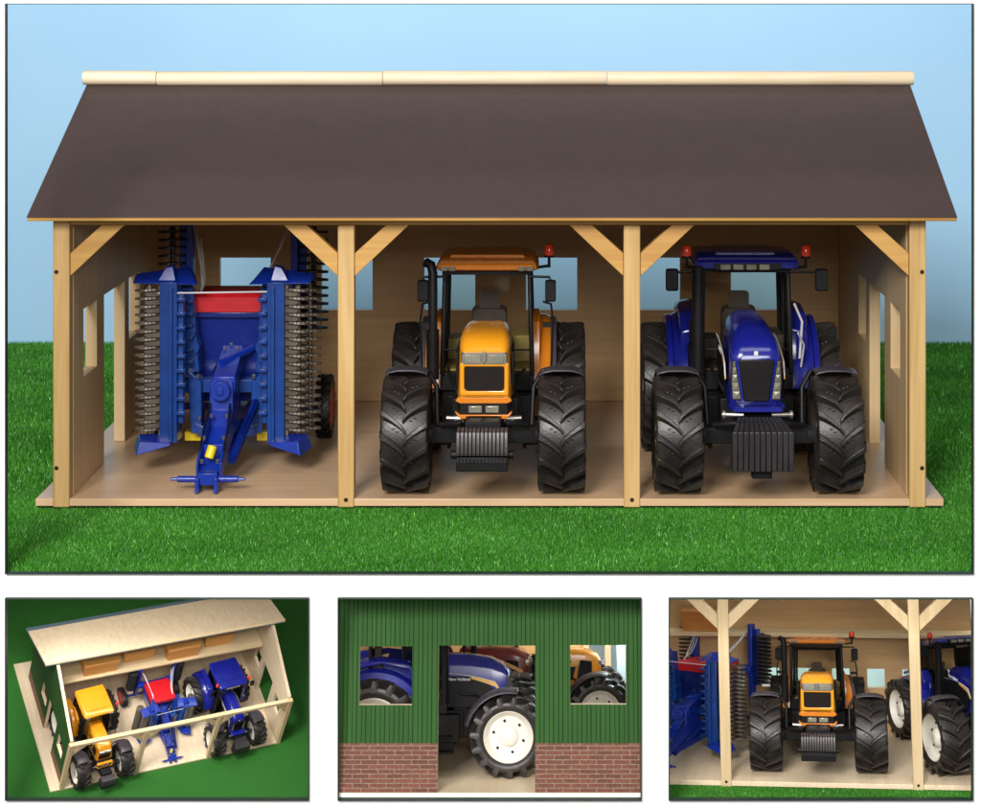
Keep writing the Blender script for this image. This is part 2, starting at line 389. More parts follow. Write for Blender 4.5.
# ------------------------------------------------------------------ toy barn
def barn(name, label, roof, mats, side_holes_l, side_holes_r, back_holes, depth=.505, shelf=None, xs=(-.495, .378),
         margin=.018, posts=(-.2025, .0835), side_walls=True, fx=None, hb=.288, yr=.25, zr=.407, rs=None, wall_top=None, floor_back=None, roof_over=.035, flip_dy=0):
    """front plane y=0, floor top z=0"""
    root = empty(name); tag(root, label, 'toy shed')
    X0, X1 = xs; T = .012; slope = (zr - hb) / (yr + .02); rs = rs or slope
    fx = fx or (X0 - margin, X1 + margin)
    MB().box(fx[0], fx[1], 0.001, floor_back or depth + .015, -.0075, 0).build('floor_board', mats['floor'], root, bevel=.0008)
    top = lambda y: hb - .002 + (slope * y if y < yr else slope * yr - rs * (y - yr))
    if side_walls:
        for (xi, xo, holes) in ((X0 + .017, X0 + .005, side_holes_l), (X1 - .017, X1 - .005, side_holes_r)):
            zt = [0.0005, .2, .25]
            mb = cellwall([.0165, yr, depth + T], zt, [(a, b, c if c else .0005, d) for a, b, c, d in holes], xi, xo,
                          lambda u, z, t: (t, u, z), topf=top, outer=1, inner=0, zsplit=.045, outer_low=2)
            mb.build('side_wall', [mats['side'], M['green_y'], M['brick_y']], root, smooth=0)
    a, b = (X0 + .0175, X1 - .0175) if side_walls else fx
    mb = cellwall([a, b], [.0005, wall_top or top(depth) - .003], back_holes, depth, depth + T, lambda u, z, t: (u, t, z), outer=1, inner=0, zsplit=.045, outer_low=2)
    mb.build('back_wall', [mats['back'], M['green_x'], M['brick_x']], root, smooth=0)
    pw = .0165; pxs = ([X0, X1 - pw] if side_walls else []) + [p - pw / 2 + .0005 for p in posts]
    for i, x in enumerate(pxs):
        outer = side_walls and i < 2
        p = MB().box(x, x + pw, -.0005, .016, -.0085, hb - .0145 if not outer else hb - .002).build('post', mats['post'], root, bevel=.0012)
        for z in ((.227, .031) if outer else (-.0008,)):
            bx = x + (.0035 if (i == 0 and outer) else (.0125 if outer else pw / 2)) 
            MB().lathe([(-.0012, .0017), (-.0007, .0022), (.001, .0022)], 'y', 12, (bx, 0, z)).build('bolt', M['bolt'], p)
    bx0, bx1 = (X0 + pw + .0005, X1 - pw - .0005) if side_walls else (fx[0], fx[1])
    MB().box(bx0, bx1, .0002, .0155, hb - .0140, hb - .002).build('beam', mats['beam'], root, bevel=.0008)
    # diagonal braces
    def brace(x, s):
        z0, z1, L = hb - .0655, hb - .0145, .054
        t = .0165
        poly = [(x, z0), (x + s * L, z1), (x + s * (L - t * 1.38), z1), (x, z0 + t * 1.38)]
        MB().prism(poly, 'y', .002, .0135).build('brace', mats['beam'] if mats['post'] is M['post'] else mats['post'], root, bevel=.0006)
    if side_walls: brace(pxs[0] + pw + .0003, 1); brace(pxs[1] - .0003, -1)
    for x in pxs[(2 if side_walls else 0):]: brace(x - .0003, -1); brace(x + pw + .0003, 1)
    ra, rb = X0 - .021, X1 + .027
    if not side_walls: ra, rb = fx
    if roof == 'open': ra -= .016; rb += .012
    def slab(y0, z0, y1, z1, th, name, mt, x0=ra, x1=rb, parent=root):
        d = Vector((0, y1 - y0, z1 - z0)).normalized(); n = Vector((0, -d.z, d.y))
        if n.z < 0: n = -n
        p = [(x0, y0, z0), (x1, y0, z0), (x1, y1, z1), (x0, y1, z1)]
        q = [(Vector(v) + n * th) for v in p]
        return MB().hexa(p, q).build(name, mt, parent, bevel=.0006)
    if roof == 'closed':
        z0 = hb + .0005 - slope * .020
        fr = slab(-.020, z0, yr - .004, z0 + slope * (yr + .016), .0030, 'roof_panel', M['beam'])
        slab(-.0205, z0 + .0032, yr + .001, z0 + .0032 + slope * .2715, .0016, 'roof_sheet', M['roof'], ra - .0003, rb + .0003, fr)
        rr = slab(depth + .04, z0 + slope * -.025, yr + .004, z0 + slope * (.266), .0045, 'roof_panel', M['roof_grey'])
        cuts = [at(px, 75, .25)[0] for px in (83, 157, 383, 607)] + [.409]
        for i in range(4):
            oz = (.0004, -.0004, .0003, -.0002)[i]
            a, b = cuts[i] + .0003, cuts[i + 1] - .0003
            mb = MB().tube([(a, yr, .4108 + oz), (a + .0015, yr, .4108 + oz), (b - .0015, yr, .4108 + oz * .6), (b, yr, .4108 + oz * .6)], [.0072, .0080, .0080, .0072], 20)
            mb.build('ridge_pole', M['ridge'], root)
    if roof in ('open', 'rear'):
        z0 = hb + .001
        slab(depth + roof_over, z0 + slope * yr - rs * (depth + roof_over - yr), yr + .002, z0 + slope * yr, .0045, 'roof_panel', M['roof_grey'])
        if roof == 'open':
            fl = slab(depth + .004, z0 + .0062 + slope * yr - rs * (depth + .004 - yr), yr - .012 + flip_dy, z0 + .0062 + slope * yr + rs * (.012 - flip_dy), .006, 'open_roof_panel', mats['panel'])
            MB().tube([(ra, yr - .016 + flip_dy, z0 + slope * yr + rs * (.014 - flip_dy) + .008), (rb, yr - .016 + flip_dy, z0 + slope * yr + rs * (.014 - flip_dy) + .008)], .0068, 14).build('ridge_pole', mats['beam'], root)
    if shelf:
        y0, z0, a, b = shelf
        MB().box(a, b, y0, depth - .001, z0, z0 + .008).build('shelf', mats['shelf'], root, bevel=.0006)
    return root
main_m = dict(floor=M['floor'], side=M['ply_side'], back=M['ply'], post=M['post'], beam=M['beam'], shelf=M['ply'])
pale_m = dict(floor=M['pale_ply'], side=M['pale_ply'], back=M['pale_ply'], post=M['pale_post'], beam=M['pale_beam'], shelf=M['pale_beam'], panel=M['pale_ply'])
bw_ = .0635
back_w = [(at(px, 0, .505)[0], at(px, 0, .505)[0] + bw_, .113, .178) for px in (219.5, 321.3, 424, 526, 629, 731)]
hl = [(.061, .125, .111, .181), (.161, .271, 0, .181), (.296, .360, .111, .181)]
hr = [(.053, .113, .111, .181), (.152, .258, 0, .181), (.284, .340, .111, .181)]
barn('toy_shed', 'large open wooden shed with brown roof sheltering three farm machines', 'closed', main_m, hl, hr, back_w,
     shelf=(.29, .249, -.4775, .3605))

# ------------------------------------------------------------------ wheels with chevron lugs
def tyre_mesh(Rr, W, rim, nl=18, flip=1):
    hw = W / 2; h = Rr * .125; rc = Rr - h
    prof = [(-hw * .74, rim), (-hw * .93, rim + (rc - rim) * .25), (-hw, rim + (rc - rim) * .62), (-hw * .93, rc * .965), (-hw * .72, rc * .992), (0, rc),
            (hw * .72, rc * .992), (hw * .93, rc * .965), (hw, rim + (rc - rim) * .62), (hw * .93, rim + (rc - rim) * .25), (hw * .74, rim)]
    n = 48; mb = MB(); vs = []; fs = []
    for a, r in prof:
        for j in range(n):
            t = 2 * math.pi * j / n; vs.append((a, r * math.cos(t), r * math.sin(t)))
    for i in range(len(prof) - 1):
        for j in range(n): fs.append((i * n + j, i * n + (j + 1) % n, (i + 1) * n + (j + 1) % n, (i + 1) * n + j))
    i = len(prof) - 1
    for j in range(n): fs.append((i * n + j, i * n + (j + 1) % n, (j + 1) % n, j))
    mb.add(vs, fs)
    # lugs: curved tapered bars from the centre line to the shoulder and a little down the sidewall
    for side in (-1, 1):
        for k in range(nl):
            a0 = 2 * math.pi * (k + (.5 if side > 0 else 0)) / nl
            secs = []
            for q in range(8):
                t = q / 7
                x = side * hw * (-.06 + 1.07 * min(1, t * 1.12)) if q < 7 else side * hw * 1.015
                ang = a0 - flip * (.40 * t ** .72)
                wd = (.052 + .040 * t) * 1.0
                rb = rc * (.985 if q < 6 else (.93 if q == 6 else .84)); rt = Rr * (1.0 if q < 6 else (.985 if q == 6 else .86))
                if q == 0: rt = Rr * .985
                c = []
                for (da, rr) in ((-wd, rb), (-wd * .62, rt), (wd * .62, rt), (wd, rb)):
                    c.append((x, rr * math.cos(ang + da), rr * math.sin(ang + da)))
                secs.append(c)
            mb.loft(secs)
        # small moulded blocks between lugs
        for k in range(nl):
            for dx in (.28, .45):
                a = 2 * math.pi * (k + (.5 if side > 0 else 0) + .18 - dx * .8 * flip) / nl; x = side * hw * dx; s_ = .0010 * Rr / .058; r0 = rc * .99; r1 = rc * 1.016
                c = [(x - s_ * 1.6, r0, a - .012), (x + s_ * 1.6, r0, a - .012), (x + s_ * 1.6, r0, a + .012), (x - s_ * 1.6, r0, a + .012)]
                P = lambda q, r: (q[0], r * math.cos(q[2]), r * math.sin(q[2]))
                mb.hexa([P(q, r0) for q in c], [P(q, r1) for q in c])
    return mb
def wheel(parent, x, y, Rr, W, rim_mat, side, name='wheel', holes=True):
    """side=+1: outer face toward +x"""
    rim = Rr * .62; o = side
    prof = [(-W * .30 * o, rim * .95), (-W * .30 * o, rim * .99), (W * .38 * o, rim * 1.0), (W * .40 * o, rim * 1.03), (W * .42 * o, rim * 1.0), (W * .30 * o, rim * .90), (W * .20 * o, rim * .80),
            (W * .17 * o, rim * .42), (W * .30 * o, rim * .36), (W * .33 * o, rim * .30), (W * .33 * o, rim * .05)]
    rm = MB().lathe(prof, 'x', 40).build(name, rim_mat, parent, smooth=40)
    rm.location = (x, y, Rr)
    for k in range(6):
        hb = MB()
        a = 2 * math.pi * (k + .25) / 6
        xx = W * .195 * o
        hb.tube([(xx - .0006 * o, rim * .63 * math.cos(a), rim * .63 * math.sin(a)), (xx + .0016 * o, rim * .63 * math.cos(a), rim * .63 * math.sin(a))], rim * .058, 8)
        hb.build('hub_hole', M['black'], rm)
    hc = MB().lathe([(W * .30 * o, rim * .27), (W * .345 * o, rim * .265), (W * .355 * o, rim * .235), (W * .350 * o, rim * .02)], 'x', 20)
    hc.build('hub_cap', rim_mat, rm)
    tyre_mesh(Rr, W, rim * .985, 15 if Rr < .062 else 16).build('tyre', M['rubber'], rm, bevel=.0005, seg=1, smooth=50)
    return rm

# ------------------------------------------------------------------ tractors; origin on the ground under the front axle, nose toward -y
def text_mesh(body, size, mat, name, parent, font_shear=0, ext=.0002):
    cu = bpy.data.curves.new('t', 'FONT'); cu.body = body; cu.size = size; cu.extrude = ext; cu.shear = font_shear; cu.offset = size * .012
    cu.align_x = 'CENTER'; cu.align_y = 'CENTER'
    t = bpy.data.objects.new('t', cu); COL.objects.link(t)
    bpy.context.view_layer.update()
    me = bpy.data.meshes.new_from_object(t.evaluated_get(bpy.context.evaluated_depsgraph_get()))
    bpy.data.objects.remove(t); me.name = name
    me.materials.clear(); me.materials.append(mat)
    o = bpy.data.objects.new(name, me); COL.objects.link(o); o.parent = parent; return o
def common(root, st):
    tr, W, Rf, Rb = st['track'], .048, .0583, .070
    k = M['black']
    # chassis
    c = MB()
    c.box(-.021, .021, .0, .085, .045, .098); c.box(-.026, .026, .07, .21, .045, .085)
    c.box(-.055, .055, -.009, .009, .050, .066); c.box(-.072, .072, -.006, .006, .054, .062)
    c.box(-.075, .075, .19, .212, .060, .082); c.box(-.016, .016, -.030, .004, .055, .080)
    c.box(-.034, .034, .03, .06, .060, .088); c.box(-.047, -.028, .075, .135, .042, .082); c.box(.028, .047, .075, .135, .042, .082)
    c.tube([(-.055, .018, .058), (.055, .018, .058)], .0035, 8); c.tube([(-.045, -.015, .070), (-.022, -.025, .074)], .003, 8); c.tube([(.045, -.015, .070), (.022, -.025, .074)], .003, 8)
    c.tube([(-.028, .03, .092), (-.038, .05, .110), (-.040, .075, .112)], .0022, 6); c.tube([(.028, .03, .092), (.036, .05, .108), (.040, .075, .110)], .0022, 6)
    c.box(-.010, .010, .20, .245, .05, .075)
    for s in (-1, 1): c.tube([(s * .048, .012, .06), (s * .050, .030, .10), (s * .060, .030, .118)], .0028, 8)
    c.build('chassis', k, root, bevel=.0015)
    for s in (-1, 1):
        MB().tube([(s * .052, -.002, .058), (s * .062, -.002, .058)], [.0095, .0075], 14).build('axle_hub', M['charcoal'], root, bevel=.0005)
        st_ = MB(); st_.box(s * .050 - .012, s * .050 + .012, .085, .115, .028, .031); st_.box(s * .050 - .012, s * .050 + .012, .085, .115, .050, .053); st_.box(s * .040 - .002, s * .040 + .002, .083, .117, .025, .08)
        st_.build('step', k, root, bevel=.0006)
        wheel(root, s * tr, 0, Rf, W, M['cream'], s, 'front_wheel'); wheel(root, s * (tr + st['rear_off']), .200, Rb, .052, M['cream'], s, 'rear_wheel')
        # front mudguard: arc over the tyre
        f = MB(); outer = []; n = 10
        secs = []
        for i in range(n + 1):
            a = R(166 - i * 88 / n); r0, r1 = Rf + .0035, Rf + .0055
            a2 = math.pi - a
            cy, cz = -math.cos(math.pi - a2) * -1, math.sin(a2)
            yy = -math.cos(a); zz = math.sin(a)
            w2 = .0215
            crown = .0042
            us = (-1, -.85, -.45, 0, .45, .85, 1)
            secs.append([(s * tr + u * w2, yy * (r1 + crown * (1 - u ** 4)), Rf + zz * (r1 + crown * (1 - u ** 4))) for u in us] + [(s * tr + u * w2, yy * (r0 + crown * (1 - u ** 4)), Rf + zz * (r0 + crown * (1 - u ** 4))) for u in us[::-1]])
        f.loft(secs)
        f.build('front_mudguard', M['plum'], root, bevel=.0007)
def rear_fender(root, st, s, tr):
    # coloured fender: inner block + arc with dark edge
    Rb = .070; yc = .200; w0, w1 = st['fend']; secs = []; secs2 = []
    n = 12
    for i in range(n + 1):
        a = R(172 - i * 140 / n); r0, r1 = Rb + .004, Rb + (.009 if st['kind'] == 'y' else .014 - .00035 * i)
        yy, zz = math.cos(a), math.sin(a)
        secs.append([(s * w0, yc + yy * r0, Rb + zz * r0), (s * w0, yc + yy * r1, Rb + zz * r1), (s * (w1 - .006), yc + yy * r1, Rb + zz * r1), (s * w1, yc + yy * (r1 - .0035), Rb + zz * (r1 - .0035)), (s * w1, yc + yy * r0, Rb + zz * r0)])
        secs2.append([(s * w1, yc + yy * (r0 - .003), Rb + zz * (r0 - .003)), (s * w1, yc + yy * (r1 - .002), Rb + zz * (r1 - .002)), (s * (w1 + .006), yc + yy * (r1 - .003), Rb + zz * (r1 - .003)), (s * (w1 + .007), yc + yy * (r0 - .005), Rb + zz * (r0 - .005))])
    mb = MB(); mb.loft(secs)
    # front panel of the fender
    poly = [(.128, .085), (.128, .125), (.140, .150), (.160, .157), (.19, .157), (.19, .085)]
    mb.prism(poly, 'x', min(s * w0, s * (w0 + .008)), max(s * w0, s * (w0 + .008)))
    f = mb.build('rear_fender', st['paint'], root, bevel=.0012)
    MB().loft(secs2).build('fender_lip', M['plum'] if st['kind'] == 'y' else st['paint'], f, bevel=.0008)
def mirror(root, s, x, y, z, zc, w=.0115, h=.023):
    a = MB().tube([(s * .046, y + .004, z), (s * (x - .001), y, z), (s * x, y, z - .004), (s * x, y, zc)], .0014, 8)
    m = a.build('mirror', M['black'], root)
    q = [rrect(y - .0035 + d, w / 2 * f, zc - h / 2 * f, zc + h / 2 * f, .0025 * f, cx=s * x) for d, f in ((0, .86), (.0015, 1), (.006, 1), (.008, .8))]
    MB().loft(q).build('mirror_head', M['black'], m)
def beacon(root, x, y, z0, h=.013, post=True):
    b = MB().tube([(x, y, z0 - .012), (x, y, z0)], .0016, 8)
    if post: b.tube([(x, y, z0 - .010), (x * .80, y + .004, z0 - .0125)], .0016, 8)
    bb = b.tube([(x, y, z0 - .001), (x, y, z0 + .0015)], .0052, 16).build('beacon', M['black'], root)
    MB().lathe([(.0015, .0052), (.004, .0055), (h * .75, .0050), (h * .95, .0036), (h, .001)], 'z', 20, (x, y, z0)).build('beacon_lens', M['beacon'], bb)
def cab(root, st):
    # pillars, sills, glass, interior
    yf, yb = .082 + st['dy'], .190 + st['dy'] * .8; zt = st['roof_z']; zb = .100; hb_, ht = .048, .045
    fr = MB()
    for s in (-1, 1):
        fr.tube([(s * hb_, yf - .006, zb), (s * ht, yf + .004, zt)], .0026, 8)
        fr.tube([(s * .046, yf + .05, zb), (s * ht, yf + .050, zt)], .0024, 8)
        fr.tube([(s * hb_, yb, zb), (s * ht, yb - .004, zt)], .0030, 8)
        fr.tube([(s * hb_, yf - .006, zb + .028), (s * hb_, yb, zb + .03)], .0018, 8)
        fr.box(min(s * .030, s * .050), max(s * .030, s * .050), yf - .004, yb, .083, zb + .002)
    fr.box(-.048, .048, yf - .001, yf + .004, zt - .006, zt); fr.box(-.048, .048, yb - .006, yb, zt - .006, zt)
    fr.tube([(-.046, yf - .003, .126), (.046, yf - .003, .126)], .0012, 6)
    fr.box(-.048, .048, yb - .003, yb, zb - .002, zb + .012)
    fr.build('cab_frame', M['black'], root, bevel=.0006)
    def pane(p, name):
        n = (Vector(p[1]) - Vector(p[0])).cross(Vector(p[3]) - Vector(p[0])).normalized() * .0006
        MB().hexa(p, [Vector(v) + n for v in p]).build(name, M['glass'], root, smooth=0)
    pane([(-.045, yf - .004, .103), (.045, yf - .004, .103), (.042, yf + .003, zt - .007), (-.042, yf + .003, zt - .007)], 'windscreen')
    pane([(-.045, yb - .001, zb + .013), (.045, yb - .001, zb + .013), (.042, yb - .004, zt - .007), (-.042, yb - .004, zt - .007)], 'rear_window')
    for s in (-1, 1):
        pane([(s * .0475, yf, zb + .003), (s * .0475, yb - .004, zb + .003), (s * .0450, yb - .006, zt - .007), (s * .0450, yf + .006, zt - .007)], 'side_window')
    # interior
    n_before = set(bpy.data.objects)
    st_ = [rrect(.150, .017, .105, .113, .003), rrect(.182, .018, .105, .114, .003)]
    seat = MB().loft(st_); seat.loft([rrect(.172, .0185, .112, .156, .006), rrect(.1795, .0195, .112, .160, .007), rrect(.186, .017, .113, .158, .006)])
    seat.loft([rrect(.1740, .0115, .155, .176, .004), rrect(.1835, .0110, .156, .175, .004)])
    seat.build('seat', M['seat'], root)
    MB().box(-.046, .046, .093, .186, .086, .1045).box(-.046, -.024, .145, .186, .1045, .128).box(.026, .046, .130, .186, .1045, .134).build('cab_floor', M['khaki'] if st['kind'] == 'y' else M['seat'], root, bevel=.002)
    sw = MB(); c = Vector((0, .118, .143)); nrm = Vector((0, -.45, .89)).normalized(); u = Vector((1, 0, 0)); v = nrm.cross(u)
    ring = [c + (u * math.cos(t) + v * math.sin(t)) * .0125 for t in [2 * math.pi * i / 20 for i in range(21)]]
    sw.tube(ring, .0012, 6, caps=False); sw.tube([c, c - nrm * .03], .002, 8); sw.tube([ring[0], ring[10]], .0011, 6); sw.box(-.012, .012, .098, .110, .105, .146)
    sw.build('steering_wheel', M['black'], root)
    for o in set(bpy.data.objects) - n_before: o.location.y += st['dy'] * .8
def yellow_tractor(name, label, paint=None, red=False):
    root = empty(name); tag(root, label, 'toy tractor')
    P = M['yellow'] if not red else M['dark_red']
    body = M['orange'] if not red else M['dark_red']
    st = dict(kind='y', track=.0785, rear_off=.001, fend=(.048, .068), paint=body, roof_z=.2115, dy=.022)
    common(root, st)
    # bonnet
    sec = [rrect(-.014, .0245, .0945, .143, .006, .002, tw=.92), rrect(-.010, .0265, .0930, .1485, .009, .002, tw=.90), rrect(-.001, .0275, .092, .1530, .009, .002, tw=.93), rrect(.015, .0285, .092, .1570, .009, .002, tw=.90),
           rrect(.050, .0290, .094, .1580, .009, .002, tw=.86), rrect(.100, .0280, .098, .1550, .009, .002, tw=.84)]
    hood = MB().loft(sec).build('hood', P, root); hood.location.y = .014
    for s in (-1, 1):
        v = MB()
        v.prism([(.000, .105), (.000, .138), (.022, .140), (.028, .105)], 'x', *sorted((s * .0272, s * .0296)))
        v.prism([(.036, .104), (.030, .128), (.050, .128), (.056, .104)], 'x', *sorted((s * .0278, s * .0298)))
        v.prism([(.040, .133), (.038, .139), (.068, .139), (.070, .133)], 'x', *sorted((s * .0270, s * .0294)))
        v.build('side_vent', M['black'], hood, bevel=.0006)
    if red:
        for s in (-1, 1):
            st_b = MB(); P_ = [(.098 - .106 * t, .1515 - .028 * t ** 2) for t in [i / 10 for i in range(11)]]
            for (a, b) in zip(P_[:-1], P_[1:]):
                st_b.hexa([(s * .0285, a[0], a[1] - .006), (s * .0285, b[0], b[1] - .006), (s * .0285, *b), (s * .0285, *a)], [(s * .0303, a[0], a[1] - .006), (s * .0303, b[0], b[1] - .006), (s * .0300, *b), (s * .0300, *a)])
            st_b.build('tan_stripe', M['tan'], hood, smooth=0)
    # nose: grille, light band, emblem
    MB().loft([rrect(-.0172, .0203, .1020, .1262, .0035, .0045), rrect(-.012, .0208, .1015, .1265, .0035, .0045)]).build('grille', M['grille'], hood)
    fr = cellwall([-.0248, .0248], [.0965, .1300], [(-.0203, .0203, .1018, .1264)], -.012, -.0168, lambda u, z, t: (u, t, z)).build('grille_surround', P, hood, bevel=.0012)
    MB().loft([rrect(-.0168, .0225, .1285, .1400, .002), rrect(-.0120, .0235, .1280, .1412, .003)]).build('light_band', M['chrome'], hood)
    for s in (-1, 1):
        MB().loft([rrect(-.0182, .0080, .1302, .1378, .0018, cx=s * .0118), rrect(-.0160, .0086, .1298, .1384, .0018, cx=s * .0118)]).build('headlight', M['lamp'], hood)
    MB().prism([(0, .1435), (.0024, .1400), (.0020, .1330), (0, .1290), (-.0020, .1330), (-.0024, .1400)], 'y', -.0192, -.0165).build('emblem', M['chrome'], hood, bevel=.0005)
    # bumper below the nose
    MB().loft([rrect(-.0200, .0235, .0792, .0930, .003), rrect(-.014, .0265, .0790, .0955, .003), rrect(.010, .0265, .0790, .0955, .003)]).build('bumper', M['black'], root)
    MB().prism([(-.0285, .0950), (-.0260, .0985), (.0260, .0985), (.0285, .0950), (.0240, .0925), (-.0240, .0925)], 'y', -.021, -.0125).prism([(-.0265, .0800), (-.0290, .0845), (-.0240, .0812), (.0240, .0812), (.0290, .0845), (.0265, .0800), (.0225, .0770), (-.0225, .0770)], 'y', -.0215, -.0125).build('bumper_trim', body, root, bevel=.0006)
    for s in (-1, 1):
        MB().box(s * .0085 - .0068, s * .0085 + .0068, -.0222, -.019, .0832, .0902).build('fog_light', M['lamp'], root, bevel=.0008)
        MB().tube([(s * .022, -.012, .0755), (s * .038, -.010, .0760)], .0022, 10).box(min(s * .020, s * .030), max(s * .020, s * .030), -.013, -.007, .072, .078).build('linkage_pin', M['steel'], root, bevel=.0004)
    # front weight: ribbed plates on a carrier
    wgt = MB(); n = 13
    for i in range(n):
        x = -.0255 + .051 * (i + .5) / n; h = .00165
        wgt.prism([(-.078, .0520), (-.079, .0560), (-.074, .0745), (-.066, .0758), (-.052, .0750), (-.046, .060), (-.052, .048)], 'x', x - h, x + h)
    wg = wgt.build('front_weight', M['weight'], root, bevel=.0005)
    MB().box(-.0245, .0245, -.072, -.050, .052, .072).box(-.0255, .0255, -.077, -.046, .0365, .0505).box(-.018, .018, -.05, -.012, .058, .080).tube([(-.031, -.062, .050), (.031, -.062, .050)], .0045, 12).build('weight_carrier', M['black'], wg, bevel=.001)
    tb = MB()
    for i in range(14): tb.box(-.0250 + .050 * i / 14, -.0250 + .050 * (i + .6) / 14, -.0785, -.077, .0455, .0490)
    tb.build('carrier_teeth', M['charcoal'], wg)
    cab(root, st)
    # roof
    sec = [rrect(.092, .0490, .2125, .2170, .002, .002), rrect(.095, .0525, .2110, .2190, .003, .003), rrect(.106, .0550, .2105, .2230, .006, .003, tw=.95), rrect(.15, .0550, .2105, .2240, .006, .003, tw=.94), rrect(.196, .0540, .2105, .2220, .006, .003, tw=.94), rrect(.208, .0500, .2120, .2180, .003, .003)]
    rf = MB().loft(sec).build('cab_roof', body if red else M['orange'], root)
    MB().loft([rrect(.112, .040, .223, .2258, .0012, tw=.97), rrect(.187, .040, .223, .2250, .001, tw=.97)]).build('roof_hatch', body if red else M['orange'], rf)
    for s in (-1, 1):
        for dx in (.037, .0455):
            MB().box(s * dx - .0036, s * dx + .0036, .0885, .096, .2112, .2160).build('work_light', M['lamp'], rf, bevel=.0008)
        rear_fender(root, st, s, .079)
        mirror(root, s, .0675, .090, .2050, .1905)
        MB().tube([(s * .060, .096, .178), (s * .068, .086, .177), (s * .070, .082, .160), (s * .068, .082, .105)], .0013, 6).box(*sorted((s * .059, s * .070)), .082, .086, .153, .158).build('handrail', M['black'], root)
    beacon(root, .0660, .110, .2245)
    ex = MB().tube([(-.057, .085, .098), (-.057, .085, .150)], .0068, 16).tube([(-.057, .085, .150), (-.057, .085, .210), (-.059, .087, .218), (-.065, .090, .2205)], [.0050, .0050, .0052, .0052], 14)
    ex.build('exhaust_pipe', M['black'], root)
    return root
def blue_tractor(name, label):
    root = empty(name); tag(root, label, 'toy tractor')
    P = M['blue']; st = dict(kind='b', track=.0803, rear_off=.002, fend=(.049, .076), paint=P, roof_z=.2135, dy=.028)
    common(root, st)
    sec = [rrect(-.0165, .0200, .0895, .136, .008, .004, tw=.98), rrect(-.013, .0262, .0875, .1440, .011, .004, tw=.95), rrect(-.004, .0282, .0870, .1520, .014, .003, tw=.90), rrect(.012, .0290, .0870, .1600, .017, .003, tw=.84),
           rrect(.045, .0295, .090, .1650, .018, .003, tw=.78), rrect(.107, .0285, .094, .1660, .017, .003, tw=.74)]
    hood = MB().loft(sec).build('hood', P, root); hood.location.y = .016
    # dark engine side panel, stripe and lettering
    for s in (-1, 1):
        sd = MB().prism([(.012, .090), (.006, .112), (.016, .128), (.040, .134), (.104, .137), (.104, .090)], 'x', *sorted((s * .0285, s * .0303))).build('side_panel', M['black'], hood, bevel=.0005)
        c1 = []; c2 = []
        for i in range(13):
            t = i / 12; y = .105 - .108 * t; z = .1400 - .016 * t ** 2.2 - (.010 if t > .97 else 0)
            c1.append((y, z)); c2.append((y, z - .0016 - .0085 * max(0, t - .45) ** .8 * (1 if t < .97 else .2)))
        fs = MB(); n = 13; xa, xb = s * .0296, s * .0310
        for i in range(7, 12):
            fs.hexa([(xa, *c2[i]), (xa, *c2[i + 1]), (xa, *c1[i + 1]), (xa, *c1[i])], [(xb, *c2[i]), (xb, *c2[i + 1]), (xb, *c1[i + 1]), (xb, *c1[i])])
        fs.build('orange_stripe', M['tan'], hood, smooth=0)
        ln = MB().tube([(s * .0306, y, z + .0006) for y, z in c1], .0006, 5).build('silver_stripe', M['hose'], hood)
        t = text_mesh('New Holland', .0062, M['white_print'], 'lettering', hood)
        if s < 0: t.rotation_euler = (R(90), 0, R(-90))
        else: t.rotation_euler = (R(90), 0, R(90))
        t.location = (s * .0306, .0600, .1308)
    # grille (narrows downward) with slats
    gz0, gz1 = .0915, .1335
    MB().prism([(-.0185, gz1), (.0185, gz1), (.0125, gz0), (-.0125, gz0)], 'y', -.0200, -.0120).build('grille', M['black'], hood, bevel=.001)
    sl = MB()
    for i in range(11):
        f = -1 + 2 * (i + .5) / 11
        sl.hexa([(f * .0122 - .0004, -.0212, gz0 + .001), (f * .0122 + .0004, -.0212, gz0 + .001), (f * .0122 + .0004, -.0195, gz0 + .001), (f * .0122 - .0004, -.0195, gz0 + .001)],
                [(f * .0178 - .0006, -.0212, gz1 - .002), (f * .0178 + .0006, -.0212, gz1 - .002), (f * .0178 + .0006, -.0195, gz1 - .002), (f * .0178 - .0006, -.0195, gz1 - .002)])
    sl.build('grille_slats', M['grille'], hood)
    for s in (-1, 1):
        hl_ = MB().prism([(s * .0250, .1345), (s * .0200, .1250), (s * .0150, .0925), (s * .0240, .0925), (s * .0262, .110)], 'y', -.0190, -.010).build('headlight', M['charcoal'], hood, bevel=.0008)
        zz = [.1325, .1265, .1190, .1110, .1020, .0940]
        inn = lambda z: .0153 + (z - .0925) * .150 + .0004
        out = lambda z: .0246 - abs(z - .110) * .05
        for k in range(5):
            za, zb2 = zz[k] - .0004, zz[k + 1] + .0004; m_ = (za + zb2) / 2
            lm = MB()
            lm.add([(s * inn(za), -.0193, za), (s * out(za), -.0193, za), (s * out(zb2), -.0193, zb2), (s * inn(zb2), -.0193, zb2), (s * (inn(m_) * .6 + out(m_) * .4), -.0212, m_ + .0008 * (-1) ** k), (s * inn(za), -.0185, za), (s * out(za), -.0185, za), (s * out(zb2), -.0185, zb2), (s * inn(zb2), -.0185, zb2)],
                   [(0, 1, 4), (1, 2, 4), (2, 3, 4), (3, 0, 4), (0, 5, 6, 1), (1, 6, 7, 2), (2, 7, 8, 3), (3, 8, 5, 0), (8, 7, 6, 5)])
            lm.build('lamp', M['lamp'], hl_, smooth=0)
    MB().box(-.0022, .0022, -.0168, -.0150, .1372, .1420).build('emblem', M['hose'], hood, bevel=.0008)
    MB().loft([rrect(-.0215, .0240, .0845, .0890, .002), rrect(-.012, .0285, .0830, .0890, .002), rrect(.004, .0285, .0830, .0890, .002)]).build('bumper', P, root)
